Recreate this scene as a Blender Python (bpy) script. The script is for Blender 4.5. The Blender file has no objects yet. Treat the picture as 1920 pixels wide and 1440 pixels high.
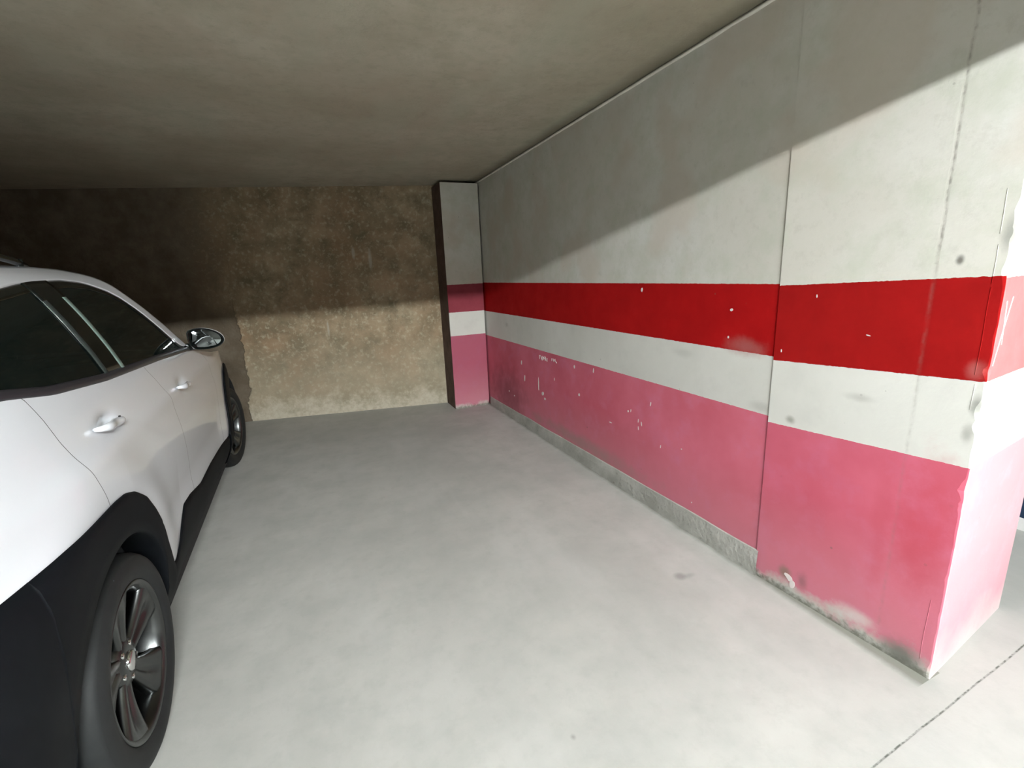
import bpy, bmesh, math, random
from mathutils import Vector, Matrix, noise as mnoise
random.seed(7)
PI = math.pi
sc = bpy.context.scene
C = sc.collection

# ------------------------------------------------------------------ camera
H = 1.45
cam_d = bpy.data.cameras.new('camera')
cam_d.sensor_fit = 'HORIZONTAL'
cam_d.sensor_width = 36.0
cam_d.lens = 881.73 / 1920 * 36.0
cam_d.clip_start = 0.02
cam = bpy.data.objects.new('camera', cam_d)
C.objects.link(cam)
ax, ay, az = (0.915, -0.401, -0.042), (-0.130, -0.195, -0.972), (0.382, 0.895, -0.230)
R = Matrix(((ax[0], -ay[0], -az[0]), (ax[1], -ay[1], -az[1]), (ax[2], -ay[2], -az[2])))
cam.matrix_world = Matrix.Translation((0, 0, H)) @ R.to_quaternion().to_matrix().to_4x4()
sc.camera = cam

# ------------------------------------------------------------------ world, exposure
sc.view_settings.view_transform = 'Standard'
sc.view_settings.look = 'None'
sc.view_settings.gamma = 1
sc.view_settings.use_curve_mapping = False
sc.view_settings.exposure = 2.8
w = bpy.data.worlds.new('world')
sc.world = w
w.use_nodes = True
w.node_tree.nodes['Background'].inputs[0].default_value = (0.02, 0.02, 0.02, 1)
w.node_tree.nodes['Background'].inputs[1].default_value = 0.3
TUBE_POWER = 264.0


# ------------------------------------------------------------------ helpers
def ip(x, t):
    if x <= t[0][0]:
        return t[0][1]
    for (a, b), (c, d) in zip(t, t[1:]):
        if x <= c:
            return b + (d - b) * (x - a) / (c - a)
    return t[-1][1]


def sm(x, t, h=0.03):
    return sum(ip(x + h * k, t) for k in (-1, -.6, -.2, .2, .6, 1)) / 6


def link(name, bm, mat, parent=None, smooth=True, bevel=None):
    me = bpy.data.meshes.new(name)
    bm.normal_update()
    bm.to_mesh(me)
    bm.free()
    o = bpy.data.objects.new(name, me)
    C.objects.link(o)
    if mat:
        me.materials.append(mat)
    if smooth:
        for p in me.polygons:
            p.use_smooth = True
    if parent:
        o.parent = parent
    if bevel:
        b = o.modifiers.new('bevel', 'BEVEL')
        b.width = bevel
        b.segments = 3
        b.limit_method = 'ANGLE'
    return o


def empty(name, loc=(0, 0, 0), rz=0, label=None, cat=None, group=None):
    o = bpy.data.objects.new(name, None)
    C.objects.link(o)
    o.location = loc
    o.rotation_euler = (0, 0, rz)
    if label:
        o['label'] = label
    if cat:
        o['category'] = cat
    if group:
        o['group'] = group
    return o


def structure(o, label, cat):
    o['kind'] = 'structure'
    o['label'] = label
    o['category'] = cat
    return o


def box(bm, lo, hi):
    vs = [bm.verts.new((x, y, z)) for x in (lo[0], hi[0]) for y in (lo[1], hi[1]) for z in (lo[2], hi[2])]
    for f in ((0, 1, 3, 2), (4, 6, 7, 5), (0, 4, 5, 1), (2, 3, 7, 6), (0, 2, 6, 4), (1, 5, 7, 3)):
        bm.faces.new([vs[i] for i in f])
    return vs


def grid(bm, P, nu, nv, flip=False):
    """P(i,j) -> point, quads over (nu x nv)"""
    V = [[bm.verts.new(P(i / nu, j / nv)) for j in range(nv + 1)] for i in range(nu + 1)]
    for i in range(nu):
        for j in range(nv):
            q = [V[i][j], V[i + 1][j], V[i + 1][j + 1], V[i][j + 1]]
            if flip:
                q.reverse()
            try:
                bm.faces.new(q)
            except ValueError:
                pass
    return V


def tube(bm, pts, rad, seg=8, caps=True):
    rings = []
    n = len(pts)
    for i, p in enumerate(pts):
        p = Vector(p)
        d = (Vector(pts[min(i + 1, n - 1)]) - Vector(pts[max(i - 1, 0)])).normalized()
        a = d.orthogonal().normalized() if i == 0 else (rings[-1][1] - d * rings[-1][1].dot(d)).normalized()
        b = d.cross(a)
        r = rad[i] if isinstance(rad, (list, tuple)) else rad
        rings.append(([bm.verts.new(p + (a * math.cos(2 * PI * k / seg) + b * math.sin(2 * PI * k / seg)) * r) for k in range(seg)], a))
    for (r0, _), (r1, _) in zip(rings, rings[1:]):
        for k in range(seg):
            bm.faces.new([r0[k], r0[(k + 1) % seg], r1[(k + 1) % seg], r1[k]])
    if caps:
        bm.faces.new(rings[0][0][::-1])
        bm.faces.new(rings[-1][0])


def lathe(bm, prof, seg=64, axis='x', c=(0, 0, 0)):
    """prof: list of (along axis, radius)"""
    rings = []
    for a, r in prof:
        ring = []
        for k in range(seg):
            t = 2 * PI * k / seg
            ring.append(bm.verts.new((c[0] + a, c[1] + r * math.cos(t), c[2] + r * math.sin(t))))
        rings.append(ring)
    for r0, r1 in zip(rings, rings[1:]):
        for k in range(seg):
            bm.faces.new([r0[k], r0[(k + 1) % seg], r1[(k + 1) % seg], r1[k]])
    return rings


# ------------------------------------------------------------------ materials
class NT:
    def __init__(self, name):
        self.m = bpy.data.materials.new(name)
        self.m.use_nodes = True
        self.t = self.m.node_tree
        self.b = self.t.nodes['Principled BSDF']
        self.pos = None

    def n(self, typ, **kw):
        nd = self.t.nodes.new(typ)
        for k, v in kw.items():
            setattr(nd, k, v)
        return nd

    def l(self, a, b):
        self.t.links.new(a, b)

    def geo(self):
        if not self.pos:
            g = self.n('ShaderNodeTexCoord')
            self.pos = g.outputs['Object']
            s = self.n('ShaderNodeSeparateXYZ')
            self.l(self.pos, s.inputs[0])
            self.X, self.Y, self.Z = s.outputs
        return self.pos

    def put(self, sock, v):
        if hasattr(v, 'links'):
            self.l(v, sock)
        else:
            sock.default_value = v

    def math(self, op, a, b=0.0, c=None, clamp=False):
        m = self.n('ShaderNodeMath', operation=op)
        m.use_clamp = clamp
        self.put(m.inputs[0], a)
        self.put(m.inputs[1], b)
        if c is not None:
            self.put(m.inputs[2], c)
        return m.outputs[0]

    def noise(self, scale, detail=4, rough=.55, vec=None, scl=None, dist=0.0):
        v = vec or self.geo()
        if scl:
            mp = self.n('ShaderNodeMapping')
            mp.inputs['Scale'].default_value = scl
            self.l(v, mp.inputs[0])
            v = mp.outputs[0]
        t = self.n('ShaderNodeTexNoise')
        t.inputs['Scale'].default_value = scale
        t.inputs['Detail'].default_value = detail
        t.inputs['Roughness'].default_value = rough
        t.inputs['Distortion'].default_value = dist
        self.l(v, t.inputs['Vector'])
        return t.outputs['Fac']

    def rng(self, v, a, b, c=0.0, d=1.0, smooth=False):
        m = self.n('ShaderNodeMapRange')
        m.clamp = True
        if smooth:
            m.interpolation_type = 'SMOOTHSTEP'
        self.put(m.inputs['Value'], v)
        for k, x in zip(('From Min', 'From Max', 'To Min', 'To Max'), (a, b, c, d)):
            self.put(m.inputs[k], x)
        return m.outputs[0]

    def mix(self, f, a, b, mode='MIX'):
        m = self.n('ShaderNodeMix', data_type='RGBA', blend_type=mode)
        self.put(m.inputs[0], f)
        for s, v in ((m.inputs[6], a), (m.inputs[7], b)):
            if hasattr(v, 'links'):
                self.l(v, s)
            else:
                s.default_value = (*v, 1)
        return m.outputs[2]

    def spot(self, u, v, cu, cv, ru, rv, soft=.5, wob=None):
        """soft ellipse mask in the plane of coordinates u,v"""
        a = self.math('DIVIDE', self.math('SUBTRACT', u, cu), ru)
        b = self.math('DIVIDE', self.math('SUBTRACT', v, cv), rv)
        r = self.math('SQRT', self.math('ADD', self.math('MULTIPLY', a, a), self.math('MULTIPLY', b, b)))
        if wob is not None:
            r = self.math('ADD', r, self.math('MULTIPLY', self.math('SUBTRACT', wob, .5), 1.6))
        return self.rng(r, 1 - soft, 1 + soft * .2, 1, 0, True)

    def bump(self, h, strength=.3, dist=.01, prev=None):
        b = self.n('ShaderNodeBump')
        b.inputs['Strength'].default_value = strength
        b.inputs['Distance'].default_value = dist
        self.l(h, b.inputs['Height'])
        if prev:
            self.l(prev, b.inputs['Normal'])
        self.l(b.outputs[0], self.b.inputs['Normal'])
        return b.outputs[0]

    def fin(self, col, rough=.85, spec=.3):
        self.put(self.b.inputs['Base Color'], col if hasattr(col, 'links') else (*col, 1))
        self.put(self.b.inputs['Roughness'], rough)
        self.b.inputs['Specular IOR Level'].default_value = spec
        return self.m


def plain(name, col, rough=.5, metal=0.0, spec=.5, coat=0.0, nz=0.0):
    m = NT(name)
    if nz:
        f = m.noise(9, 5)
        c = m.mix(m.rng(f, .35, .65), [x * (1 - nz) for x in col], [min(1, x * (1 + nz)) for x in col])
        m.fin(c, rough, spec)
    else:
        m.fin(col, rough, spec)
    m.b.inputs['Metallic'].default_value = metal
    m.b.inputs['Coat Weight'].default_value = coat
    m.b.inputs['Coat Roughness'].default_value = .04
    return m.m


RED, RED_D = (.42, .0045, .0055), (.36, .003, .004)
PINK, PINK_D = (.68, .17, .24), (.60, .125, .175)


def striped(name, zr, zw, zp, tilt=0.0, y0=0.0, white=(.73, .725, .685), red=RED, pink=PINK, pink_d=PINK_D,
            white_d=(.64, .635, .59), stains=(), base=True, seams=()):
    m = NT(name)
    m.geo()
    n1 = m.noise(1.1, 5, .6)
    n2 = m.noise(7, 6, .65)
    n3 = m.noise(45, 4, .6)
    rag = m.noise(60, 3, .6)
    z = m.math('ADD', m.Z, m.math('MULTIPLY', m.math('SUBTRACT', rag, .5), .006))
    if tilt:
        z = m.math('SUBTRACT', z, m.math('MULTIPLY', m.math('SUBTRACT', y0, m.Y), tilt))
    wh = m.mix(m.rng(n1, .35, .65), white_d, white)
    wh = m.mix(m.rng(n2, .5, .8, 0, .35), wh, [x * .72 for x in white])
    # concrete above the red band is raw, grey-green and blotchy
    up = m.mix(m.rng(n1, .38, .62), (.62, .60, .54), (.67, .665, .62))
    up = m.mix(m.rng(m.noise(20, 6, .75), .52, .75, 0, .35), up, (.42, .41, .35))
    up = m.mix(m.rng(n2, .45, .70, 0, .7), up, (.54, .56, .47))
    n4 = m.noise(2.3, 3, .5)
    up = m.mix(m.rng(n4, .5, .62, 0, .6), up, (.60, .535, .46))
    rd = m.mix(m.rng(n2, .35, .7), red, [x * .85 for x in red])
    pk = m.mix(m.rng(n1, .40, .60), pink, pink_d)
    pk = m.mix(m.rng(n2, .5, .75, 0, .4), pk, [pink[0] * .95, pink[1] * 1.3, pink[2] * 1.45])
    # rising damp greys the paint towards the floor
    low = m.rng(z, .05, .50, 1, 0)
    low = m.math('MULTIPLY', m.math('MULTIPLY', low, m.rng(n1, .3, .7, .5, 1)), .75)
    pk = m.mix(low, pk, (.56, .25, .30))
    s = m.math('LESS_THAN', z, zp)
    col = m.mix(m.math('LESS_THAN', z, zw), rd, wh)
    col = m.mix(s, col, pk)
    col = m.mix(m.math('GREATER_THAN', z, zr), col, up)
    if base == 2:           # lime-washed foot, no grime line
        col = m.mix(m.rng(m.math('ADD', z, m.math('MULTIPLY', m.math('SUBTRACT', n1, .5), .5)), .0, .14, .8, 0), col, (.56, .52, .50))
    if base is True:
        f = m.math('ADD', z, m.math('MULTIPLY', m.math('SUBTRACT', n2, .5), .22))
        wob = m.rng(f, .0, .06, 1, 0)
        col = m.mix(wob, col, (.50, .49, .45))
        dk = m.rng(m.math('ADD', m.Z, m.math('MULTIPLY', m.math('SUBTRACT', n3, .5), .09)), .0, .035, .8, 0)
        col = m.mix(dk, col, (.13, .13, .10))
    # pin holes and specks
    vz = m.n('ShaderNodeTexVoronoi')
    vz.inputs['Scale'].default_value = 9
    m.l(m.pos, vz.inputs['Vector'])
    pin = m.math('LESS_THAN', vz.outputs['Distance'], .045)
    col = m.mix(m.math('MULTIPLY', pin, m.rng(n1, .45, .6, 0, .55)), col, (.12, .11, .09))
    for (cy, cz, ry, rz, colr, k) in stains:
        col = m.mix(m.math('MULTIPLY', m.spot(m.Y, m.Z, cy, cz, ry, rz, .9, n2), k), col, colr)
    h = m.math('ADD', m.math('MULTIPLY', n2, .5), m.math('MULTIPLY', n3, .35))
    for (yt, zt, yb, zb, wd, amt) in seams:          # board joints cast into the concrete
        yy = m.math('ADD', m.math('MULTIPLY', m.math('SUBTRACT', m.Z, zb), (yt - yb) / (zt - zb)), yb)
        yy = m.math('ADD', yy, m.math('MULTIPLY', m.math('SUBTRACT', n2, .5), .012))
        d = m.math('ABSOLUTE', m.math('SUBTRACT', m.Y, yy))
        on = m.math('MULTIPLY', m.rng(d, 0, wd, 1, 0), m.rng(n3, .42, .62, .25, 1))
        on = m.math('MULTIPLY', on, m.math('GREATER_THAN', m.Z, min(zt, zb)))
        on = m.math('MULTIPLY', on, m.math('LESS_THAN', m.Z, max(zt, zb)))
        on = m.math('MULTIPLY', on, amt)
        col = m.mix(on, col, (.20, .17, .15))
        h = m.math('SUBTRACT', h, m.math('MULTIPLY', on, .8))
    m.bump(h, .35, .006)
    return m.fin(col, m.rng(n2, .3, .7, .8, .95), .12)


def make_floor_mat():
    m = NT('concrete_floor')
    m.geo()
    n1 = m.noise(.9, 5, .6, dist=.4)
    n2 = m.noise(4.5, 6, .62)
    n3 = m.noise(60, 3, .6)
    n5 = m.noise(2.2, 4, .6, scl=(1, .35, 1))
    c = m.mix(m.rng(n1, .35, .65), (.42, .422, .395), (.515, .515, .485))
    c = m.mix(m.rng(n2, .4, .7, 0, .55), c, (.37, .38, .355))
    c = m.mix(m.rng(m.noise(14, 5, .7), .5, .75, 0, .35), c, (.34, .345, .32))
    c = m.mix(m.rng(n5, .5, .7, 0, .3), c, (.60, .60, .585))
    # grey wear bands either side of the tyre tracks
    band = m.noise(.55, 3, .5, scl=(1, .5, 1))
    c = m.mix(m.rng(band, .46, .62, 0, .4), c, (.37, .375, .35))
    # slab joint across the mouth of the bay
    line = m.math('ADD', m.math('MULTIPLY', m.math('SUBTRACT', m.X, 1.34), .0337), .589)
    line = m.math('ADD', line, m.math('MULTIPLY', m.math('SUBTRACT', n2, .5), .008))
    dd = m.math('SUBTRACT', m.Y, line)
    d = m.math('ABSOLUTE', dd)
    on = m.math('MULTIPLY', m.rng(d, .0012, .0035, 1, 0), m.rng(m.noise(38, 4, .7), .42, .58, .25, 1))
    c = m.mix(m.math('MULTIPLY', m.math('LESS_THAN', dd, 0.0), .25), c, (.50, .50, .48))
    c = m.mix(m.math('MULTIPLY', on, .85), c, (.05, .06, .045))
    # dark scuff and grime along the foot of the side wall and back wall
    w_ = n2
    c = m.mix(m.math('MULTIPLY', m.spot(m.X, m.Y, 1.48, 1.515, .035, .03, .9, w_), .55), c, (.16, .15, .14))
    c = m.mix(m.math('MULTIPLY', m.spot(m.X, m.Y, 1.525, 1.50, .04, .02, .9, w_), .4), c, (.2, .2, .19))
    c = m.mix(m.math('MULTIPLY', m.spot(m.X, m.Y, .606, 1.046, .012, .014, .9, w_), .7), c, (.25, .24, .22))
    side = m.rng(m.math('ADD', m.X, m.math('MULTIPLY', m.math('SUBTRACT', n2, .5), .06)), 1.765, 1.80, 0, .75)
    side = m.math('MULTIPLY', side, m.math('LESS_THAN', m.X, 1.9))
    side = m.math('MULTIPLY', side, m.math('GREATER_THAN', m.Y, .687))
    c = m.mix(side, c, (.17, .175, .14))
    b = m.math('ADD', m.math('MULTIPLY', n3, .4), m.math('SUBTRACT', n2, m.math('MULTIPLY', on, 2)))
    m.bump(b, .18, .006)
    return m.fin(c, m.rng(n2, .3, .7, .62, .8), .3)


def make_back_mat():
    m = NT('damp_brown_render')
    m.geo()
    n1 = m.noise(1.3, 5, .6, dist=.3)
    n2 = m.noise(5, 7, .65)
    n3 = m.noise(26, 5, .65)
    n4 = m.noise(2.0, 4, .6)
    c = m.mix(m.rng(n1, .35, .65), (.32, .225, .14), (.46, .37, .25))
    c = m.mix(m.rng(n2, .42, .66, 0, .85), c, (.20, .17, .11))
    c = m.mix(m.rng(n4, .5, .68, 0, .5), c, (.42, .29, .185))
    c = m.mix(m.rng(n3, .52, .70, 0, .6), c, (.62, .56, .41))
    c = m.mix(m.rng(m.noise(2.6, 6, .7, dist=.5), .55, .68, 0, .7), c, (.17, .145, .095))
    # lime salts along the foot of the wall
    zz = m.math('ADD', m.Z, m.math('MULTIPLY', m.math('SUBTRACT', n2, .5), .75))
    c = m.mix(m.math('MULTIPLY', m.rng(zz, .06, .24, 1, 0), m.rng(n3, .35, .6, .45, 1)), c, (.70, .66, .55))
    zg = m.math('ADD', m.Z, m.math('MULTIPLY', m.math('SUBTRACT', n4, .5), .6))
    c = m.mix(m.math('MULTIPLY', m.rng(zg, .35, .9, 1, 0), .5), c, (.44, .40, .30))
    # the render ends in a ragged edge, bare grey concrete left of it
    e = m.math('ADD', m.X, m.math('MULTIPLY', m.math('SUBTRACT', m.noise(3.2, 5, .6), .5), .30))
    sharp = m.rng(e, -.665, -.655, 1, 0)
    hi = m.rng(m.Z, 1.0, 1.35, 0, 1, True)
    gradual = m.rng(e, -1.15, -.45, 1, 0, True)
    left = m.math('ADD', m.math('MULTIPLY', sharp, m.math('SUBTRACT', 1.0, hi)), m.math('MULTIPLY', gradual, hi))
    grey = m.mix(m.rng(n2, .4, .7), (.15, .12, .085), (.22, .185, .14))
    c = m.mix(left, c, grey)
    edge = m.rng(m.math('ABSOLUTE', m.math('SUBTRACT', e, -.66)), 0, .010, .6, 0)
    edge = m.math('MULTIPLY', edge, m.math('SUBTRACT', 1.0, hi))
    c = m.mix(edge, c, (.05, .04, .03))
    # pale peeled flecks near the pillar
    for (x, z, a, b) in ((1.43, 1.93, .03, .09), (1.42, 1.68, .04, .10), (1.45, 1.78, .015, .05), (.54, 1.72, .02, .07), (.70, 1.65, .02, .12),
                         (1.44, .75, .02, .10), (1.46, .35, .025, .30), (.2, .95, .012, .10)):
        c = m.mix(m.math('MULTIPLY', m.spot(m.X, m.Z, x, z, a, b, .5, n3), .55), c, (.52, .49, .41))
    h = m.math('ADD', m.math('MULTIPLY', n2, 1.0), m.math('MULTIPLY', n3, .5))
    h = m.math('SUBTRACT', h, m.math('MULTIPLY', sharp, .3))
    m.bump(h, .6, .02)
    return m.fin(c, .95, .15)


def make_ceiling_mat():
    m = NT('concrete_ceiling')
    m.geo()
    n1 = m.noise(.9, 5, .6)
    n2 = m.noise(6, 6, .65)
    n3 = m.noise(70, 3, .6)
    st = m.noise(1.6, 3, .5, scl=(2.0, .5, 1))
    c = m.mix(m.rng(n1, .38, .60), (.39, .35, .27), (.49, .46, .37))
    c = m.mix(m.rng(n2, .45, .72, 0, .6), c, (.34, .33, .245))
    c = m.mix(m.rng(m.noise(3.0, 4, .6), .5, .66, 0, .5), c, (.45, .39, .31))
    c = m.mix(m.rng(m.noise(18, 6, .75), .5, .75, 0, .4), c, (.27, .25, .19))
    c = m.mix(m.rng(st, .5, .7, 0, .4), c, (.43, .44, .35))
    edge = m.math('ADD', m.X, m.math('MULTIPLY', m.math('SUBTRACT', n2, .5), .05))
    edge_band = m.math('MULTIPLY', m.rng(edge, 1.68, 1.785, 0, .75), m.math('LESS_THAN', m.X, 1.81))  # ceiling turns darker in a band beside the side wall
    c = m.mix(edge_band, c, (.17, .155, .115))
    h = m.math('ADD', m.math('MULTIPLY', n2, .6), m.math('MULTIPLY', n3, .5))
    m.bump(h, .3, .008)
    return m.fin(c, .9, .2)


M = {}
M['floor'] = make_floor_mat()
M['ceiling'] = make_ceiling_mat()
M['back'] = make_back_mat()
G = (.33, .33, .30)
M['side'] = striped('striped_side_wall', 1.358, 1.055, .79, base=False,
                    stains=[(2.5, 1.9, .5, .06, (.62, .60, .56), .4), (1.9, 1.0, .10, .03, G, .25), (4.3, .95, .05, .03, G, .4),
                            (1.5, 1.08, .13, .05, (.36, .15, .14), .6), (1.42, .82, .06, .03, G, .35),
                            (4.35, .25, .5, .3, (.16, .05, .06), .5), (3.0, .16, .9, .07, (.33, .25, .23), .6)])
M['pillar'] = striped('striped_pillar', 1.352, 1.041, .764, red=(.335, .0055, .0055), pink=(.61, .135, .20), pink_d=(.53, .095, .14), tilt=.046, y0=1.36,
                      stains=[(.80, 1.43, .012, .016, (.15, .14, .12), .9), (.70, 1.50, .02, .06, G, .8), (.70, 1.0, .02, .04, G, .9), (.71, .90, .02, .04, G, .7),
                              (1.27, .80, .025, .02, (.25, .24, .2), .7), (1.02, .95, .06, .02, G, .4),
                              (1.23, .10, .035, .035, (.22, .17, .13), .8), (1.15, .10, .03, .05, (.22, .12, .12), .6),
                              (.78, .55, .10, .28, (.48, .06, .085), .55), (.9, .45, .04, .3, (.50, .08, .11), .4),
                              (.72, 1.1, .03, .04, (.42, .14, .13), .6),
                              (.78, .04, .09, .06, (.14, .14, .12), .85), (.93, .08, .09, .045, (.62, .6, .57), .7)],
                      seams=[(.855, 2.5, .858, 1.42, .007, .6), (.857, 1.42, .857, .1, .009, .22)])
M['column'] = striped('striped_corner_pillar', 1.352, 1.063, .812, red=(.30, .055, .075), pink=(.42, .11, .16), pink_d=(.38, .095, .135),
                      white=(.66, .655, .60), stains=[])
M['front'] = striped('overexposed_pillar_front', 1.378, 1.075, .795, red=(.56, .19, .19), pink=(.54, .36, .385), pink_d=(.53, .345, .37), white=(.74, .73, .70), white_d=(.70, .69, .66), base=2)  # paler band colours: the overexposure of this face is painted in


def make_far_mat():
    m = NT('navy_wall_with_white_foot')
    m.geo()
    n = m.noise(8, 5)
    c = m.mix(m.math('LESS_THAN', m.Z, .07), (.016, .035, .075), (.75, .75, .74))
    c = m.mix(m.rng(n, .5, .8, 0, .15), c, (.3, .3, .3))
    c = m.mix(m.math('GREATER_THAN', m.Z, 1.0), c, (.6, .6, .57))
    return m.fin(c, .8, .3)


M['far'] = make_far_mat()
M['raw'] = None
r_ = NT('rough_concrete')
r_.geo()
a_, b_ = r_.noise(5, 6, .65), r_.noise(40, 4, .6)
c_ = r_.mix(r_.rng(a_, .35, .65), (.36, .355, .32), (.52, .515, .48))
c_ = r_.mix(r_.rng(b_, .58, .72, 0, .6), c_, (.15, .15, .12))
r_.bump(r_.math('ADD', a_, b_), .5, .008)
M['raw'] = r_.fin(c_, .9, .2)
M['lane'] = plain('grimy_concrete', (.15, .145, .13), .9, nz=.06)
M['dim'] = plain('dark_blocker_concrete', (.16, .15, .13), .9, nz=.2)
M['umber'] = plain('dark_brown_side', (.105, .062, .045), .95, nz=.25)  # darker brown for the left face of the far pillar
M['chip'] = plain('bare_plaster', (.72, .66, .64), .9)
M['bead'] = plain('cove_plaster', (.80, .78, .70), .9, nz=.12)
M['white'] = plain('white_car_paint', (.77, .80, .845), .28, 0, .5, 1.0)
M['clad'] = plain('black_textured_plastic', (.004, .005, .0065), .6, 0, .12, nz=.1)
M['dark'] = plain('dark_underbody', (.010, .010, .011), .8)
M['tyre'] = plain('tyre_rubber', (.012, .0135, .014), .65, 0, .35, nz=.15)
M['alloy'] = plain('grey_alloy', (.115, .12, .12), .28, 1.0)
M['chrome'] = plain('chrome', (.75, .76, .76), .12, 1.0)
M['disc'] = plain('brake_disc', (.16, .16, .15), .4, 1.0)
M['gloss'] = plain('gloss_black', (.004, .006, .0055), .12, 0, .3, .0)
M['belt'] = plain('belt_moulding', (.028, .026, .032), .35, 0, .5)
M['streak'] = plain('satin_grey_green_streak', (.17, .24, .21), .35, .2)
M['streak2'] = plain('dim_grey_green_streak', (.02, .03, .026), .8, .0)
M['mirror'] = plain('mirror_glass', (.16, .175, .175), .02, 1.0)
M['fabric'] = plain('dark_seat_cloth', (.03, .03, .032), .9, nz=.2)
M['red_lens'] = plain('red_lens', (.45, .01, .012), .15, 0, .5, .5)
M['lens'] = plain('headlamp_lens', (.55, .56, .58), .1, 0, .5, .8)
M['steel'] = plain('painted_lamp_steel', (.7, .7, .68), .5, nz=.05)
g_ = NT('tinted_glass')
g_.fin((.006, .011, .010), .04, .32)
tr = g_.n('ShaderNodeBsdfTransparent')
tr.inputs[0].default_value = (.10, .14, .12, 1)
mx = g_.n('ShaderNodeMixShader')
mx.inputs[0].default_value = .72
g_.l(tr.outputs[0], mx.inputs[1])
g_.l(g_.b.outputs[0], mx.inputs[2])
g_.l(mx.outputs[0], g_.t.nodes['Material Output'].inputs[0])
M['glass'] = g_.m
e_ = NT('lit_tube')
e_.fin((.9, .9, .9), .5)
e_.b.inputs['Emission Color'].default_value = (.96, 1.0, 1.0, 1)
e_.b.inputs['Emission Strength'].default_value = TUBE_POWER
M['tube'] = e_.m

# ------------------------------------------------------------------ the place
WX = 1.805                      # face of the side wall


def zc(y):                      # underside of the slab, falling slightly to the back
    return 2.467 - .0165 * y


def back_y(x):
    return 5.204 + (x - 1.36) * (5.621 - 5.204) / (-.699 - 1.36)


bm = bmesh.new()
box(bm, (-7, -6, -.2), (5.5, 7.6, 0))
structure(link('floor', bm, M['floor'], smooth=False), 'pale grey concrete floor of the parking bay', 'floor')

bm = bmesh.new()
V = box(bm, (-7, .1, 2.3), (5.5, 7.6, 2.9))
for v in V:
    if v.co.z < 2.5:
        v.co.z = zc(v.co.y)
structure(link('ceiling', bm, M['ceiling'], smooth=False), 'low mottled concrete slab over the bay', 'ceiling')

bm = bmesh.new()
box(bm, (-7, -.35, 2.185), (5.5, .1, 3.2))
structure(link('ceiling_beam', bm, M['ceiling'], smooth=False), 'concrete beam across the mouth of the bay', 'beam')

bm = bmesh.new()
box(bm, (-7, -6, 2.692), (5.5, -.35, 3.2))
structure(link('ceiling', bm, M['lane'], smooth=False), 'concrete slab over the driving lane', 'ceiling')

bm = bmesh.new()
xs = [(-7), 2.3]
pts = [(-7, back_y(-7)), (2.3, back_y(2.3))]
vs = []
for x, y in pts:
    for dy in (0, .25):
        for z in (0, 2.5):
            vs.append(bm.verts.new((x, y + dy, z)))
for f in ((0, 4, 5, 1), (2, 3, 7, 6), (0, 1, 3, 2), (4, 6, 7, 5), (1, 5, 7, 3), (0, 2, 6, 4)):
    bm.faces.new([vs[i] for i in f])
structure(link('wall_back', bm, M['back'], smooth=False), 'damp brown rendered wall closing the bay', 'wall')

bm = bmesh.new()
box(bm, (-3.55, .1, 0), (-3.35, 7.6, 2.6))  # wall added to stop lane light reaching the left ceiling, coloured dark
structure(link('blocker_wall_left', bm, M['dim'], smooth=False), 'added dark concrete wall beyond the parked car, keeping lane light out', 'wall')
bm = bmesh.new()
box(bm, (-7.2, -6, 0), (-7, 7.6, 3.2))
structure(link('wall_end', bm, M['lane'], smooth=False), 'bare concrete wall at the end of the lane', 'wall')
bm = bmesh.new()
box(bm, (-7.2, -6.2, 0), (5.5, -6, 3.2))
structure(link('wall_front', bm, M['lane'], smooth=False), 'concrete wall across the driving lane', 'wall')

bm = bmesh.new()
box(bm, (WX, 1.362, 0), (2.20, 5.35, 2.5))
side_wall = structure(link('wall_right', bm, M['side'], smooth=False), 'side wall with red, white and pink painted bands', 'wall')

bm = bmesh.new()
box(bm, (3.34, .2, 0), (3.54, 7.6, 2.5))
structure(link('wall_far', bm, M['far'], smooth=False), 'navy wall with white foot beyond the near pillar', 'wall')

# raw kerb strip at the foot of the side wall
bm = bmesh.new()


def kerb(i, j):
    y = 1.36 + i * 3.49
    hh = .128 - .012 * (y - 1.36) + .008 * mnoise.noise((y * 3, 0, 0))
    p = [(WX + .004, hh + .004), (WX - .006, hh), (WX - .010, hh * .6), (WX - .010 - .004 * mnoise.noise((y * 9, 3, 0)), 0)]
    k = j * 3
    a = min(int(k), 2)
    f = k - a
    return (p[a][0] * (1 - f) + p[a + 1][0] * f, y, p[a][1] * (1 - f) + p[a + 1][1] * f)


grid(bm, kerb, 120, 3)
bmesh.ops.recalc_face_normals(bm, faces=bm.faces)
o = link('baseboard_right', bm, M['raw'], smooth=False)
structure(o, 'unpainted concrete strip along the foot of the side wall', 'baseboard')

# plaster bead where side wall meets the slab
bm = bmesh.new()
tube(bm, [(WX - .002 + .0015 * mnoise.noise((k * 1.7, 0, 0)), 1.30 + k * .1, zc(1.30 + k * .1) - .012 + .002 * mnoise.noise((k * 2.3, 5, 0))) for k in range(40)],
     [.008 + .003 * mnoise.noise((k * .9, 8, 0)) for k in range(40)], 8)
structure(link('trim_1', bm, M['bead']), 'thin plaster bead between side wall and ceiling', 'trim')

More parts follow.
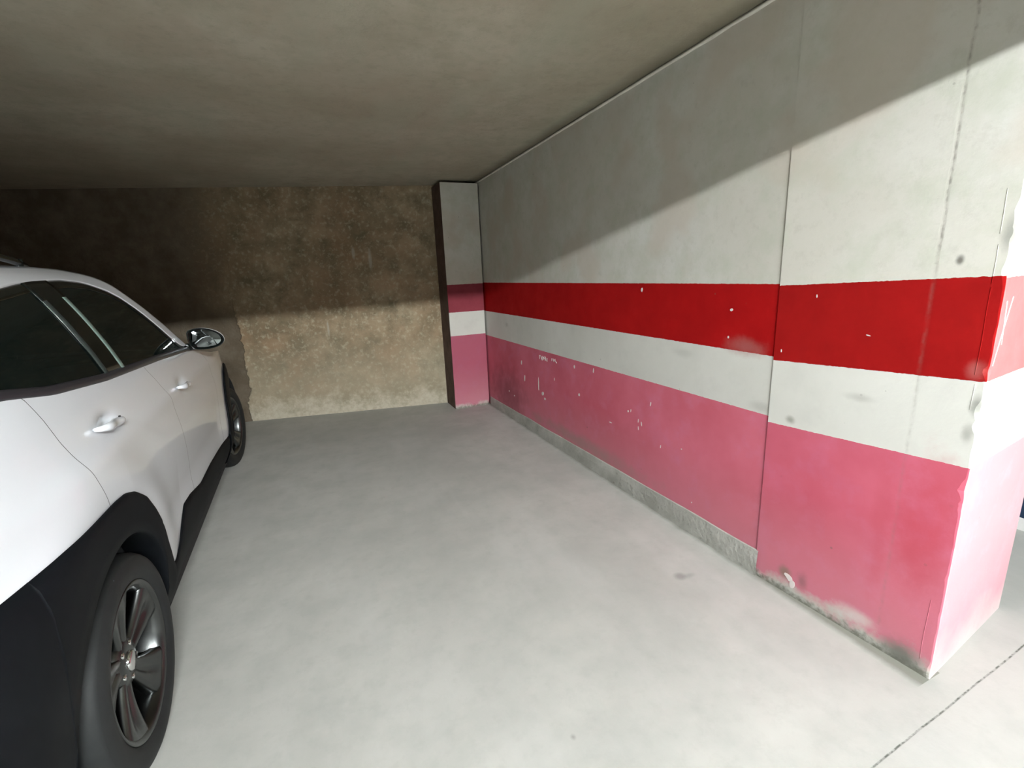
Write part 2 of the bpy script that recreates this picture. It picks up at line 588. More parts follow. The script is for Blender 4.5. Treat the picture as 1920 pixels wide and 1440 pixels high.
# near pillar with a chipped corner
A = Vector((1.833, .687, 0))
B = Vector((1.802, 1.37, 0))
D = Vector((2.494, .762, 0))
bm = bmesh.new()
chips = [(1.40, .022, .05), (1.47, .016, .03), (1.53, .012, .03), (1.10, .020, .02), (.98, .022, .035), (.93, .018, .02), (.72, .030, .035), (.66, .012, .03),
         (.40, .006, .02), (.03, .012, .03), (1.56, .010, .03)]
rows = 230
da = (B - A).normalized()
dd_ = (D - A).normalized()
ring = []
for r in range(rows + 1):
    z = zc(.7) * r / rows
    c0 = .006 + .003 * mnoise.noise((z * 22, 0, 3)) + .004 * max(0, mnoise.noise((z * 9, 4, 3)))
    for (cz, dp, hh) in chips:
        k = abs(z - cz) / hh
        if k < 1:
            c0 += .6 * dp * (1 - k ** 1.5) * (.8 + .6 * mnoise.noise((z * 60, 2, 1)) + .5 * mnoise.noise((z * 170, 5, 1)))
    pts = [B + Vector((.3, 0, 0)), B, A + da * .15, A + da * (c0 + .012), A + da * c0, A + (da + dd_) * c0 * .30, A + dd_ * c0 * .8, A + dd_ * (c0 + .012), A + dd_ * .15, D, D + Vector((0, .6, 0))]
    ring.append([bm.verts.new((p.x, p.y, z)) for p in pts])
for r0, r1 in zip(ring, ring[1:]):
    for k in range(len(r0)):
        k2 = (k + 1) % len(r0)
        bm.faces.new([r0[k], r0[k2], r1[k2], r1[k]])
bm.faces.new(ring[-1])
bm.faces.new(ring[0][::-1])
bmesh.ops.recalc_face_normals(bm, faces=bm.faces)
near_pillar = structure(link('pillar', bm, M['pillar'], smooth=False), 'wide near pillar with chipped corner and painted bands', 'pillar')

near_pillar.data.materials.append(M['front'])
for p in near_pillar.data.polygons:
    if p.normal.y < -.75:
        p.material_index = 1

# thin vertical plaster ridge of the buried corner strip
bm = bmesh.new()
for (z0, z1, off) in ((1.36, 1.47, .034), (1.50, 1.62, .036), (1.09, 1.35, .032), (.98, 1.06, .028), (.06, .30, .035)):
    n = max(3, int((z1 - z0) / .02))
    tube(bm, [tuple(A + da * (off + .003 * mnoise.noise((z0 + k * .1, 0, 0))) + Vector((.0006, 0, z0 + (z1 - z0) * k / n))) for k in range(n + 1)], .0013, 6)
o = link('corner_strip', bm, M['pillar'], near_pillar)

# far corner pillar
bm = bmesh.new()
ring = []
for r in range(121):
    z = (zc(4.9) - .03) * r / 120
    e = .004 + .0025 * mnoise.noise((z * 14, 1, 0)) + (.02 * max(0, 1 - z / .05) if z < .05 else 0)
    e2 = .004 + .0025 * mnoise.noise((z * 12, 6, 0))
    ring.append([bm.verts.new(p) for p in ((1.388, 5.5, z), (1.388, 4.87 + e2, z), (1.388 + e2, 4.87, z), (1.788 - e, 4.87, z), (1.788, 4.87 + e, z), (1.788, 5.5, z))])
for r0, r1 in zip(ring, ring[1:]):
    for k in range(6):
        bm.faces.new([r0[k], r0[(k + 1) % 6], r1[(k + 1) % 6], r1[k]])
bm.faces.new(ring[-1])
bm.faces.new(ring[0][::-1])
bmesh.ops.recalc_face_normals(bm, faces=bm.faces)
col_far = structure(link('pillar', bm, M['column'], smooth=False), 'narrow far corner pillar with faded painted bands', 'pillar')


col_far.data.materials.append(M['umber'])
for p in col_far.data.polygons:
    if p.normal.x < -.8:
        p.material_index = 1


# scratches and flaked spots on the side wall: thin flakes of missing paint
def flakes(name, lst, xf, parent, mat):
    bm = bmesh.new()
    for (y, z, ry, rz, rot) in lst:
        n = 9
        vs = []
        for k in range(n):
            t = 2 * PI * k / n
            rr = 1 + .35 * mnoise.noise((y * 31 + k, z * 17, 0))
            a, b = ry * math.cos(t) * rr, rz * math.sin(t) * rr
            yy = y + a * math.cos(rot) - b * math.sin(rot)
            zz = z + a * math.sin(rot) + b * math.cos(rot)
            vs.append((yy, zz))
        top = [bm.verts.new((xf(yy) - .0012, yy, zz)) for yy, zz in vs]
        bot = [bm.verts.new((xf(yy) + .0005, yy, zz)) for yy, zz in vs]
        bm.faces.new(top)
        for k in range(n):
            bm.faces.new([top[k], bot[k], bot[(k + 1) % n], top[(k + 1) % n]])
    bmesh.ops.recalc_face_normals(bm, faces=bm.faces)
    return link(name, bm, mat, parent, smooth=False)


FL = [(2.248, 1.322, .008, .012, .3), (1.606, 1.240, .009, .006, -.2), (1.615, 1.112, .004, .006, 0), (2.359, .557, .006, .007, .2), (2.147, .655, .004, .014, .2),
      (2.332, .568, .003, .010, .1), (2.257, .521, .003, .013, .1), (2.226, .509, .004, .015, -.2), (2.255, .473, .003, .013, -.1), (2.952, .534, .010, .012, .4),
      (3.017, .737, .008, .014, .1), (2.757, .753, .006, .018, .2), (3.334, .581, .004, .012, 0), (2.549, .429, .016, .004, 0), (3.554, .410, .022, .016, -.5),
      (3.92, .48, .012, .03, .2), (3.632, .481, .007, .055, 0), (4.31, .272, .01, .008, 0), (4.178, .251, .01, .006, 0), (3.516, .371, .016, .010, 0),
      (1.882, .461, .004, .004, 0), (1.789, .181, .004, .003, 0), (2.05, .42, .003, .010, .1), (3.98, .62, .01, .02, .2)]
flakes('paint_flake', FL, lambda y: WX, side_wall, M['chip'])
flakes('paint_flake', [(1.215, 1.313, .002, .006, 0), (1.338, 1.085, .002, .007, 0), (1.02, 1.18, .008, .002, .2), (1.21, .085, .022, .013, .6), (1.19, .06, .012, .02, .2)],
       lambda y: A.x + (B.x - A.x) * (y - A.y) / (B.y - A.y), near_pillar, M['chip'])

# scratched writing high on the pink band, and the scratched cross on the pillar front
bm = bmesh.new()
for (y0, z0, y1, z1) in [(3.595, .74, 3.596, .712), (3.580, .745, 3.600, .742), (3.574, .743, 3.546, .706), (3.546, .706, 3.544, .745), (3.525, .743, 3.526, .713), (3.525, .743, 3.508, .728),
                         (3.508, .728, 3.525, .722), (3.495, .75, 3.497, .713), (3.485, .746, 3.476, .713), (3.455, .741, 3.458, .709), (3.372, .75, 3.373, .727), (3.352, .752, 3.338, .727),
                         (3.338, .727, 3.315, .752), (3.315, .740, 3.291, .722)]:
    tube(bm, [(WX - .0003, y0, z0), (WX - .0003, y1, z1)], .0028, 5)
link('scratched_writing', bm, M['chip'], side_wall)
bm = bmesh.new()
for (s0, z0, s1, z1) in [(.030, 1.31, .052, 1.18), (.075, 1.32, .012, 1.12)]:
    tube(bm, [tuple(A + dd_ * s0 + Vector((0, -.0002, z0))), tuple(A + dd_ * (s0 + s1) / 2 + Vector((0, -.0002, (z0 + z1) / 2 + .004))), tuple(A + dd_ * s1 + Vector((0, -.0002, z1)))], .0018, 5)
link('scratched_cross', bm, M['chip'], near_pillar)

# ------------------------------------------------------------------ fluorescent lamp in the lane, the light of the place
def lamp(x0, x1, y, z, label):
    t = empty('fluorescent_lamp', ((x0 + x1) / 2, y, z), 0, label, 'lamp')
    L = (x1 - x0) / 2
    bm = bmesh.new()
    box(bm, (-L, -.08, 0), (L, .08, .06))
    link('housing', bm, M['steel'], t, smooth=False, bevel=.008)
    for s in (-1, 1):
        bm = bmesh.new()
        tube(bm, [(-L + .04, s * .035, -.03), (L - .04, s * .035, -.03)], .013, 10)
        link('tube', bm, M['tube'], t)
        bm = bmesh.new()
        box(bm, (s * (L - .02) - .02, -.06, -.05), (s * (L - .02) + .02, .06, .0))
        link('end_cap', bm, M['steel'], t, smooth=False)
    return t


lamp(-.1, 1.4, -2.6, 2.63, 'twin tube fluorescent lamp in front of the bay')

# ------------------------------------------------------------------ the car
CH = .92                        # half width
WZ = [(.15, -.10), (.22, -.06), (.32, -.03), (.45, -.012), (.6, 0), (.8, 0), (.93, -.008), (1.02, -.025), (1.1, -.045), (1.16, -.062), (1.25, -.095), (1.35, -.14),
      (1.43, -.183), (1.48, -.215), (1.53, -.27), (1.56, -.34)]
WU = [(-.95, -.2), (-.75, -.09), (-.5, -.03), (-.2, -.005), (0, 0), (2.2, 0), (2.4, -.008), (2.67, -.03), (2.9, -.07), (3.15, -.15), (3.4, -.32)]
RA, RF = (0.0, .325), (2.67, .325)          # axle centres (forward, height)


def g(x, c, s):
    return math.exp(-((x - c) / s) ** 2)


def Wd(u, z):
    v = sm(z, WZ, .02) + sm(u, WU, .12)
    v -= .014 * g(z, .56, .12) * ip(u, [(.4, 0), (.8, 1), (1.9, 1), (2.2, 0)])                # hollow along the doors
    v += .007 * g(z, .965, .035) * ip(u, [(-.6, 0), (-.1, 1), (2.2, 1), (2.8, 0)])            # shoulder crease
    for hu, hz in ((.235, 1.032), (1.17, .968)):
        v -= .017 * g(u, hu + .03, .065) * g(z, hz, .026)                                       # bowls behind the handles
    v += .018 * g(math.hypot(u - RA[0], z - .325), .56, .10) * ip(u, [(.2, 1), (.8, 0)])        # haunch over the rear arch
    v += .022 * g(z, .38, .16) * g(u, 2.2, .22)
    return v


ZB = [(-.86, 1.19), (-.5, 1.222), (-.142, 1.206), (.065, 1.172), (.42, 1.143), (1.07, 1.117), (1.6, 1.088), (1.75, 1.07), (2.2, 1.0), (2.6, .96), (3.0, .91), (3.4, .82)]
ZW = [(-.56, 1.262), (-.47, 1.335), (-.3, 1.395), (-.1, 1.430), (.1, 1.452), (.289, 1.469), (.403, 1.481), (.533, 1.490), (.76, 1.496), (.90, 1.488), (.963, 1.479),
      (1.089, 1.447), (1.168, 1.413), (1.235, 1.366), (1.306, 1.311), (1.376, 1.246), (1.467, 1.172), (1.55, 1.128), (1.60, 1.118)]
ZR = [(-.78, 1.44), (-.6, 1.49), (-.3, 1.515), (0, 1.527), (.54, 1.54), (.77, 1.545), (.95, 1.541), (1.07, 1.526), (1.15, 1.508), (1.211, 1.478), (1.255, 1.440),
      (1.348, 1.366), (1.455, 1.276), (1.56, 1.186), (1.677, 1.10)]
ZC = [(-.88, .86), (-.6, .855), (-.45, .851), (-.266, .85), (-.14, .845), (.034, .839), (.117, .831), (.194, .805), (.273, .758), (.343, .681), (.412, .576), (.448, .479), (.502, .357),
      (.56, .350), (.647, .372), (.733, .441), (.816, .480), (.957, .471), (1.195, .430), (1.485, .429), (1.84, .411), (2.12, .405), (2.19, .50), (2.24, .64), (2.33, .75), (2.45, .82), (2.58, .845),
      (2.72, .845), (2.86, .81), (3.0, .72), (3.1, .60), (3.2, .50), (3.4, .46)]
zb = lambda u: sm(u, ZB, .03)
zw = lambda u: sm(u, ZW, .012)
zr = lambda u: sm(u, ZR, .02)
zcl = lambda u: sm(u, ZC, .012)
SEAM_R = [(.80, .02), (.975, -.027), (1.063, -.048), (1.127, -.054), (1.19, -.068), (1.22, -.10)]
SEAM_B = [(.40, 1.05), (.60, 1.03), (.75, .99), (.95, .94), (1.05, .88), (1.12, .82), (1.2, .80)]
SEAM_F = [(.40, 1.98), (.8, 2.0), (1.0, 1.93), (1.1, 1.84)]
UL = [(.25, -.86), (.9, -.87), (1.15, -.84), (1.3, -.81), (1.5, -.74)]
car = empty('car', (-.605 - CH, 1.61, 0), .005, 'white crossover car with black cladding parked nose to the brown wall', 'car')


def both(name, mat, builder, sides=(1, -1), **kw):
    out = []
    for s in sides:
        bm = bmesh.new()
        builder(bm)
        if s < 0:
            for v in bm.verts:
                v.co.x = -v.co.x
            bmesh.ops.reverse_faces(bm, faces=bm.faces)
        o = link(name, bm, mat, kw.get('parent', car))
        if kw.get('thick'):
            m = o.modifiers.new('thickness', 'SOLIDIFY')
            m.thickness = kw['thick']
            m.offset = -1
            if kw.get('rim'):
                o.data.materials.append(kw['rim'])
                m.material_offset_rim = 1
        out.append(o)
    return out


def skin(uL, uR, z0, z1, nu, nv, off=0.0, gap=0.0):
    """side panel between two seams (functions of z) and two outlines (functions of u)"""
    def b(bm):
        def P(i, j):
            u = uL(.8) * (1 - i) + uR(.8) * i
            z = .8
            for _ in range(18):
                zn = z0(u) * (1 - j) + z1(u) * j
                z = .5 * z + .5 * zn
                un = (uL(z) + gap) * (1 - i) + (uR(z) - gap) * i
                u = .5 * u + .5 * un
            z = z0(u) * (1 - j) + z1(u) * j
            o = off(i, j) if callable(off) else off
            return (CH + Wd(u, z) + o, u, z)
        grid(bm, P, nu, nv)
        bmesh.ops.remove_doubles(bm, verts=bm.verts, dist=1e-5)
    return b


K = lambda c: (lambda z: c)
fr, fb, ff, fl = (lambda z: ip(z, SEAM_R)), (lambda z: sm(z, SEAM_B, .02)), (lambda z: ip(z, SEAM_F)), (lambda z: ip(z, UL))
low = lambda u: zcl(u) - .006
both('quarter_panel', M['white'], skin(fl, fr, low, zb, 60, 40, gap=0), thick=0)
both('rear_door', M['white'], skin(lambda z: fr(z) + .0024, fb, low, zb, 150, 60, gap=0), thick=0)
both('front_door', M['white'], skin(lambda z: fb(z) + .0024, ff, low, zb, 110, 60, gap=0), thick=0)
both('front_fender', M['white'], skin(lambda z: ff(z) + .0024, K(3.4), low, zb, 110, 30, gap=0), thick=0)
both('inner_shell', M['dark'], skin(K(-.84), K(3.35), lambda u: max(.22, zcl(u) - .02), zb, 100, 6, off=-.03))
both('belt_moulding', M['belt'], skin(K(-.60), K(1.66), lambda u: zb(u) - .001, lambda u: zb(u) + .026, 90, 5, off=lambda i, j: .006 * math.sin(PI * j)), thick=.006)
both('side_window', M['glass'], skin(K(-.56), K(1.598), lambda u: zb(u) + .02, zw, 120, 14, off=-.004))
both('window_surround', M['gloss'], skin(K(-.558), K(1.59), lambda u: max(zb(u) + .024, zw(u) - .030), zw, 130, 3, off=-.001), thick=.004)
both('middle_pillar', M['gloss'], skin(K(.44), K(.64), lambda u: zb(u) + .02, zw, 8, 14, off=.0005), thick=.004)
both('middle_pillar_streak', M['streak'], skin(K(.602), K(.636), lambda u: zb(u) + .024, lambda u: zw(u) - .06, 3, 14, off=lambda i, j: .003 * math.sin(PI * i) + .001), thick=.003)  # pale streak down the front edge of the middle pillar
both('middle_pillar_streak', M['streak2'], skin(K(.440), K(.475), lambda u: zb(u) + .024, lambda u: zw(u) - .06, 3, 14, off=lambda i, j: .003 * math.sin(PI * i) + .001), thick=.003)  # dimmer streak down its rear edge
both('rear_pillar', M['white'], skin(fl, K(-.545), lambda u: zb(u) - .002, zr, 16, 16), thick=.004)
both('roof_side', M['white'], skin(K(-.56), K(1.675), lambda u: max(zw(u), zb(u)) - .001, zr, 150, 8), thick=.004)


# arch cladding and sill
def arch(c, r, ua, ub, flare, nose):
    def b(bm):
        us = set()
        n = 90
        for k in range(n + 1):
            us.add(round(c[0] + r * math.cos(PI * k / n), 5))
        u = ua
        while u < ub:
            if abs(u - c[0]) > r:
                us.add(round(u, 5))
            u += .012
        us.add(ub)
        us = sorted(x for x in us if ua <= x <= ub)
        V = []
        for u in us:
            q = r * r - (u - c[0]) ** 2
            zi = c[1] + math.sqrt(q) if q > 1e-9 else .20
            inside = q > 1e-9
            if not inside:
                zi = .20
                near = min(1, (abs(u - c[0]) - r) / .02)
            zt = max(zi + .01, zcl(u))
            col = []
            base = CH + Wd(u, .72) * 1
            for (t, o) in ((0, -.10), (0, -.012), (0, .0), (.04, .006), (.3, .008), (.6, .008), (.85, .007), (.95, .005), (1, -.003)):
                z = zi + (zt - zi) * t
                f = flare * (1 - .55 * t)
                col.append(bm.verts.new((CH + Wd(u, z) + o + f, u, z)))
            V.append(col)
        for a, b_ in zip(V, V[1:]):
            for j in range(len(a) - 1):
                bm.faces.new([a[j], b_[j], b_[j + 1], a[j + 1]])
    return b


both('rear_arch_cladding', M['clad'], arch(RA, .385, -.86, .50, .012, 0), thick=.003)
both('front_arch_cladding', M['clad'], arch(RF, .385, 2.13, 3.38, .016, 0), thick=.003)
both('sill_cladding', M['clad'], skin(K(.385), K(2.29), K(.17), lambda u: max(.2, min(zcl(u), .5)), 120, 10,
                                      off=lambda i, j: .010 * math.sin(PI * min(1, j * 1.02)) ** .5 + .002), thick=.006)


# wheel wells and floor pan
def well(c):
    def b(bm):
        def P(i, j):
            t = PI * (1.16 * i - .08)
            return (CH - .02 - .30 * j + (-.012), c[0] + .41 * math.cos(t), c[1] + .41 * math.sin(t))
        grid(bm, P, 30, 4, flip=True)
        # back plate of the well
        cv = [bm.verts.new((CH - .33, c[0] + .41 * math.cos(PI * (1.16 * k / 30 - .08)), c[1] + .41 * math.sin(PI * (1.16 * k / 30 - .08)))) for k in range(31)]
        bm.faces.new(cv)
    return b


both('wheel_well', M['dark'], well(RA), thick=.004)
both('wheel_well', M['dark'], well(RF), thick=.004)
bm = bmesh.new()
box(bm, (-.58, -.78, .19), (.58, 3.2, .50))
box(bm, (-.86, .45, .17), (.86, 2.22, .30))
link('floor_pan', bm, M['dark'], car, smooth=False)

# roof, screens, bonnet
bm = bmesh.new()


def across(ulo, uhi, zf, crown, bow=0.0, off=0.0, smax=1.0):
    def P(i, j):
        u = ulo + (uhi - ulo) * i
        s = (2 * j - 1) * smax
        xe = CH + Wd(u, zf(u))
        return (xe * s, u + bow * (1 - s * s) * (1 if callable(crown) is False else 1), zf(u) + crown * (1 - s * s) + off)
    return P


grid(bm, across(-.74, 1.10, zr, .045), 40, 30, flip=True)
link('roof', bm, M['white'], car)
bm = bmesh.new()
grid(bm, lambda i, j: (lambda u, s: ((CH + Wd(u, zr(u))) * s * .985, u + .14 * (1 - s * s) * min(1, i * 3), zr(u) + .045 * (1 - s * s) * (1 - i * .6) - .004))(1.09 + .59 * i, 2 * j - 1), 24, 30, flip=True)
link('windscreen', bm, M['glass'], car)
bm = bmesh.new()
grid(bm, lambda i, j: (lambda u, s: ((CH + Wd(u, zb(u))) * s, u + .10 * (1 - s * s) * i, zb(u) + .055 * (1 - abs(s) ** 3)))(1.66 + 1.74 * i, 2 * j - 1), 50, 34, flip=True)
link('bonnet', bm, M['white'], car)


def endface(zlo, zhi, sl, rear=True, bow=.09, off=0.0, n=14, flip=True):
    def P(i, j):
        z = zlo + (zhi - zlo) * i
        s = sl[0] + (sl[1] - sl[0]) * j
        if rear:
            u = ip(z, UL)
            xe = CH + Wd(u, z)
            return ((xe + (.008 if z < .86 else 0)) * s, u - bow * (1 - s ** 4) - off, z)
        u = 3.4
        xe = CH + Wd(u, z)
        return (xe * s, u + .17 * (1 - abs(s) ** 2.5) + off, z)
    return P


for nm, mt, z0_, z1_, sl, rr, of in (('tailgate', 'white', .86, 1.16, (-1, 1), True, 0), ('rear_window', 'glass', 1.16, 1.45, (-1, 1), True, 0),
                                     ('rear_bumper', 'clad', .22, .86, (-1, 1), True, .0), ('spoiler', 'white', 1.44, 1.50, (-.95, .95), True, .05),
                                     ('front_bumper', 'white', .30, .84, (-1, 1), False, 0), ('grille', 'gloss', .38, .74, (-.5, .5), False, .012)):
    bm = bmesh.new()
    grid(bm, endface(z0_, z1_, sl, rr, off=of), 12, 30, flip=rr is False)
    o = link(nm, bm, M[mt], car)
    s_ = o.modifiers.new('thickness', 'SOLIDIFY')
    s_.thickness = .01
    s_.offset = -1
for s in (1, -1):
    for nm, mt, a_, b_, rr in (('tail_lamp', 'red_lens', .95, 1.12, True), ('headlamp', 'lens', .68, .80, False)):
        bm = bmesh.new()
        sl = (.62, .995) if s > 0 else (-.995, -.62)
        grid(bm, endface(a_, b_, sl, rr, off=.008), 6, 12, flip=rr is False)
        o = link(nm, bm, M[mt], car)
        s_ = o.modifiers.new('thickness', 'SOLIDIFY')
        s_.thickness = .008
        s_.offset = -1

# roof rails
for s in (1, -1):
    bm = bmesh.new()
    pts, rad = [], []
    for k in range(33):
        u = -.62 + 1.42 * k / 32
        t = k / 32
        rise = .036 * min(1, 6 * t, 6 * (1 - t)) ** .6 if 0 < t < 1 else 0
        pts.append((s * (CH + Wd(u, zr(u)) - .035), u, zr(u) + .004 + rise))
        rad.append(.013)
    tube(bm, pts, rad, 8)
    for u in (-.58, .08, .76):
        tube(bm, [(s * (CH + Wd(u, zr(u)) - .035), u, zr(u) - .01), (s * (CH + Wd(u, zr(u)) - .035), u, zr(u) + .03)], .014, 8)
    link('roof_rail', bm, M['gloss'], car)

# door handles
for s in (1, -1):
    for hu, hz, tl in ((.235, 1.030, -.10), (1.17, .966, -.10)):
        bm = bmesh.new()
        pts, rr = [], []
        for k in range(21):
            t = k / 20
            u = hu - .105 + .21 * t
            z = hz + tl * (u - hu)
            lift = .030 * (1 - abs(2 * t - 1) ** 4)
            pts.append((s * (CH + Wd(u, z) + .004 + lift * .8 + .006), u, z))
        n = len(pts)
        rings = []
        for i, p in enumerate(pts):
            t = i / (n - 1)
            hh = .015 * (1 - .55 * abs(2 * t - 1) ** 3)
            rings.append([bm.verts.new((p[0] + s * .009 * math.cos(a), p[1], p[2] + hh * math.sin(a))) for a in [2 * PI * k / 10 for k in range(10)]])
        for r0, r1 in zip(rings, rings[1:]):
            for k in range(10):
                bm.faces.new([r0[k], r0[(k + 1) % 10], r1[(k + 1) % 10], r1[k]])
        bm.faces.new(rings[0][::-1])
        bm.faces.new(rings[-1])
        bmesh.ops.recalc_face_normals(bm, faces=bm.faces)
        h = link('door_handle', bm, M['white'], car)
        bm = bmesh.new()
        x = s * (CH + Wd(hu + .12, hz) + .006)
        tube(bm, [(x - s * .012, hu + .122, hz - .008), (x, hu + .122, hz - .008)], .006, 10)
        link('key_cap', bm, M['dark'], h)

# door mirrors: housing, glass, arm
EGG = [(0, .052), (.035, .063), (.08, .062), (.12, .050), (.155, .028), (.172, .0), (.168, -.026), (.145, -.046), (.10, -.058), (.05, -.060), (.012, -.050), (-.006, -.01), (-.008, .03)]


def eggp(t):
    n = len(EGG)
    k = t * n
    i = int(k) % n
    f = k - int(k)
    P0, P1, P2, P3 = (EGG[(i + d) % n] for d in (-1, 0, 1, 2))
    return tuple(.5 * (2 * P1[c] + (P2[c] - P0[c]) * f + (2 * P0[c] - 5 * P1[c] + 4 * P2[c] - P3[c]) * f * f + (3 * P1[c] - P0[c] - 3 * P2[c] + P3[c]) * f ** 3) for c in (0, 1))


for s in (1, -1):
    mc = (CH - .035, 1.69, 1.142)

    def pt(t, k, y):
        a, b = eggp(t)
        return (s * (mc[0] + .075 + (a - .075) * k), mc[1] + y - .10 * (a) * 0, mc[2] + b * k)
    bm = bmesh.new()
    N = 52
    rings = []
    for y, k in ((.006, .90), (.0, .95), (.003, 1.0), (.02, 1.03), (.05, .97), (.08, .80), (.10, .55), (.108, .2)):
        rings.append([bm.verts.new(pt(i / N, k, y)) for i in range(N)])
    for r0, r1 in zip(rings, rings[1:]):
        for k in range(N):
            bm.faces.new([r0[k], r0[(k + 1) % N], r1[(k + 1) % N], r1[k]])
    bm.faces.new(rings[-1])
    bmesh.ops.recalc_face_normals(bm, faces=bm.faces)
    mh = link('door_mirror', bm, M['white'], car)
    bm = bmesh.new()
    rings = []
    for y, k in ((-.0045, 1.035), (-.0055, .97), (.008, .88), (.020, .84)):
        rings.append([bm.verts.new(pt(i / N, k, y)) for i in range(N)])
    for r0, r1 in zip(rings, rings[1:]):
        for k in range(N):
            bm.faces.new([r0[k], r0[(k + 1) % N], r1[(k + 1) % N], r1[k]])
    bm.faces.new(rings[-1])
    link('mirror_bezel', bm, M['gloss'], mh)
    bm = bmesh.new()
    c0 = bm.verts.new(pt(0, 0, .012))
    rings = [[bm.verts.new(pt(i / N, k, .012 + .006 * k * k)) for i in range(N)] for k in (.3, .6, .84)]
    for k in range(N):
        bm.faces.new([c0, rings[0][k], rings[0][(k + 1) % N]])
    for r0, r1 in zip(rings, rings[1:]):
        for k in range(N):
            bm.faces.new([r0[k], r1[k], r1[(k + 1) % N], r0[(k + 1) % N]])
    link('mirror_glass', bm, M['mirror'], mh)
    bm = bmesh.new()
    tube(bm, [(s * (CH - .09), 1.66, 1.10), (s * (CH - .05), 1.70, 1.100), (s * (CH + .0), 1.735, 1.10), (s * (CH + .04), 1.75, 1.11)], [.022, .022, .020, .018], 12)
    box(bm, (s * (CH - .09), 1.50, 1.085), (s * (CH - .055), 1.66, 1.125))
    link('mirror_arm', bm, M['gloss'], mh)


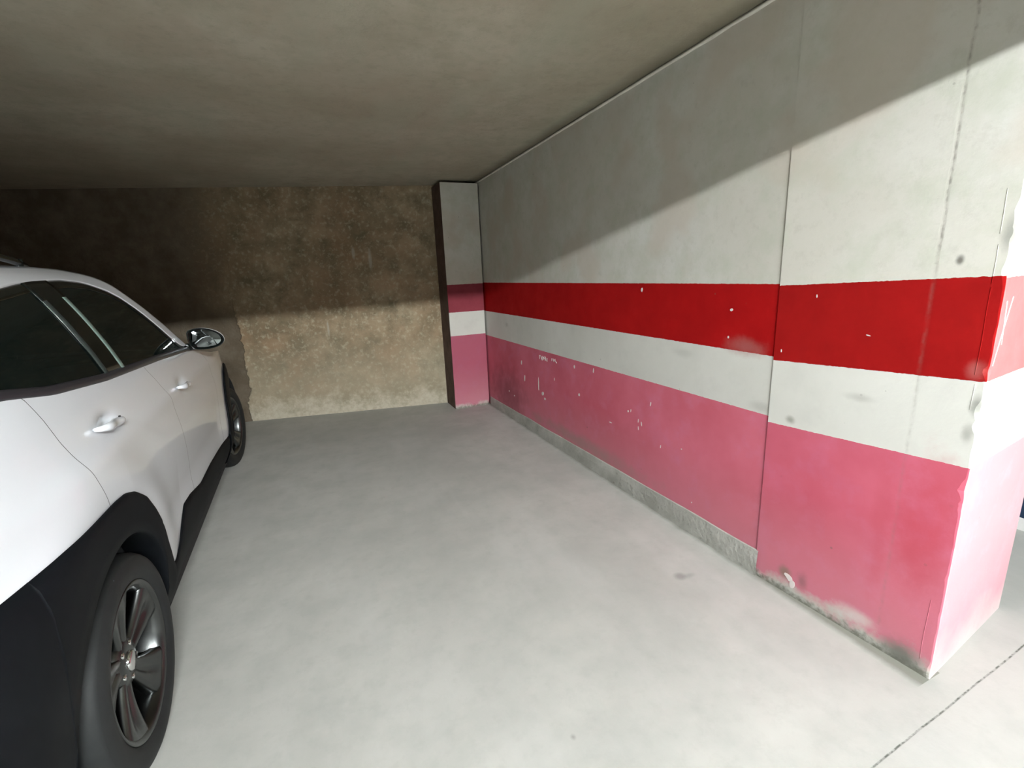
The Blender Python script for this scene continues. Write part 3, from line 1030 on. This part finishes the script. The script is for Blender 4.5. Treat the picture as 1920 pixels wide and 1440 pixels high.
# wheels
def wheel(loc, side, steer=0.0):
    e = Matrix.Rotation(steer, 4, 'Z')
    bm = bmesh.new()
    ro = .232
    # barrel and flange
    lathe(bm, [(-.20, ro), (-.19, ro + .008), (-.17, ro - .006), (-.03, ro - .014), (-.012, ro - .006), (-.004, ro + .004), (.000, ro + .006), (.002, ro), (-.006, ro - .012), (-.03, ro - .022),
               (-.17, ro - .022), (-.20, ro - .01)], 72)
    # hub
    lathe(bm, [(-.09, .075), (-.045, .078), (-.034, .066), (-.030, .040), (-.030, .030)], 40)
    # five broad spokes, each a raised beam with a groove down its middle
    for k in range(5):
        t0 = 2 * PI * k / 5 + .30
        n = 12
        secs = []
        for i in range(n + 1):
            f = i / n
            r = .045 + (ro - .012 - .045) * f
            wd = .030 + .052 * f ** 1.5
            xo = -.034 + .028 * f ** 1.4
            prof = [(-wd, -.030), (-wd * .95, -.004), (-wd * .70, .0), (-wd * .22, -.002), (-wd * .12, -.012 * math.sin(PI * min(1, f * 1.1)) - .002), (wd * .12, -.012 * math.sin(PI * min(1, f * 1.1)) - .002),
                    (wd * .22, -.002), (wd * .70, .0), (wd * .95, -.004), (wd, -.030)]
            tw = .12 * f
            sec = []
            for a, b in prof:
                rad = Vector((0, math.cos(t0 + tw), math.sin(t0 + tw)))
                tan = Vector((0, -math.sin(t0 + tw), math.cos(t0 + tw)))
                p = rad * r + tan * a + Vector((xo + b, 0, 0))
                sec.append(bm.verts.new(p))
            secs.append(sec)
        for s0, s1 in zip(secs, secs[1:]):
            for j in range(len(s0) - 1):
                bm.faces.new([s0[j], s0[j + 1], s1[j + 1], s1[j]])
            bm.faces.new([s0[-1], s0[0], s1[0], s1[-1]])
    bmesh.ops.recalc_face_normals(bm, faces=bm.faces)
    if side < 0:
        for v in bm.verts:
            v.co.x = -v.co.x
        bmesh.ops.reverse_faces(bm, faces=bm.faces)
    rim = link('wheel', bm, M['alloy'], car)
    rim.location = loc
    rim.rotation_euler = (0, 0, steer)

    def sub(name, mat, fn):
        bm = bmesh.new()
        fn(bm)
        bmesh.ops.recalc_face_normals(bm, faces=bm.faces)
        if side < 0:
            for v in bm.verts:
                v.co.x = -v.co.x
            bmesh.ops.reverse_faces(bm, faces=bm.faces)
        return link(name, bm, mat, rim)

    def tyre(bm):
        R_ = .328
        prof = [(-.005, ro), (.004, ro + .012), (.010, ro + .030), (.012, ro + .05), (.008, ro + .068), (.002, ro + .078), (.001, ro + .080), (-.006, ro + .086), (-.020, R_ - .003), (-.040, R_), (-.058, R_),
                (-.060, R_ - .008), (-.068, R_ - .008), (-.070, R_), (-.098, R_), (-.100, R_ - .008), (-.110, R_ - .008), (-.112, R_), (-.140, R_), (-.142, R_ - .008), (-.150, R_ - .008), (-.152, R_),
                (-.175, R_), (-.195, R_ - .004), (-.210, ro + .080), (-.220, ro + .05), (-.214, ro + .02), (-.20, ro)]
        lathe(bm, prof, 96)
    sub('tyre', M['tyre'], tyre)
    sub('brake_disc', M['disc'], lambda bm: (lathe(bm, [(-.115, .001), (-.115, .15), (-.095, .15), (-.095, .08), (-.06, .078), (-.06, .001)], 48)))
    sub('wheel_liner', M['dark'], lambda bm: lathe(bm, [(-.17, .001), (-.17, ro - .01)], 48))
    sub('hub_cap', M['chrome'], lambda bm: lathe(bm, [(-.032, .031), (-.024, .031), (-.019, .026), (-.018, .001)], 32))

    for k in range(5):
        t = 2 * PI * k / 5 + .30 + PI / 5
        sub('wheel_nut', M['chrome'], lambda bm: tube(bm, [(-.05, .054 * math.cos(t), .054 * math.sin(t)), (-.028, .054 * math.cos(t), .054 * math.sin(t))], .009, 6))


wheel((CH - .004, RA[0], .328), 1)
wheel((CH - .045, RF[0], .328), 1, math.radians(-9))
wheel((-CH + .018, RA[0], .328), -1)
wheel((-CH + .045, RF[0], .328), -1, math.radians(-9))


# seats and wheel behind the tinted glass
def cushion(bm, c, sz, e=.5, tilt=0.0):
    n, m_ = 16, 10
    f = lambda v: math.copysign(abs(v) ** e, v)
    V = []
    for j in range(m_ + 1):
        ph = -PI / 2 + PI * j / m_
        V.append([bm.verts.new((c[0] + sz[0] * f(math.cos(ph)) * f(math.cos(2 * PI * i / n)),
                                c[1] + sz[1] * f(math.cos(ph)) * f(math.sin(2 * PI * i / n)) - tilt * sz[2] * f(math.sin(ph)),
                                c[2] + sz[2] * f(math.sin(ph)))) for i in range(n)])
    for a, b in zip(V, V[1:]):
        for i in range(n):
            bm.faces.new([a[i], a[(i + 1) % n], b[(i + 1) % n], b[i]])


for sx in (.36, -.36):
    bm = bmesh.new()
    cushion(bm, (sx, 1.05, .62), (.25, .26, .09))
    cushion(bm, (sx, .80, .92), (.24, .07, .30), tilt=.25)
    st = link('seat', bm, M['fabric'], car)
    bm = bmesh.new()
    cushion(bm, (sx, .70, 1.29), (.13, .05, .08))
    link('headrest', bm, M['fabric'], st)
bm = bmesh.new()
cushion(bm, (0, .22, .62), (.62, .26, .09))
cushion(bm, (0, -.05, .92), (.62, .07, .28), tilt=.25)
link('rear_bench', bm, M['fabric'], car)
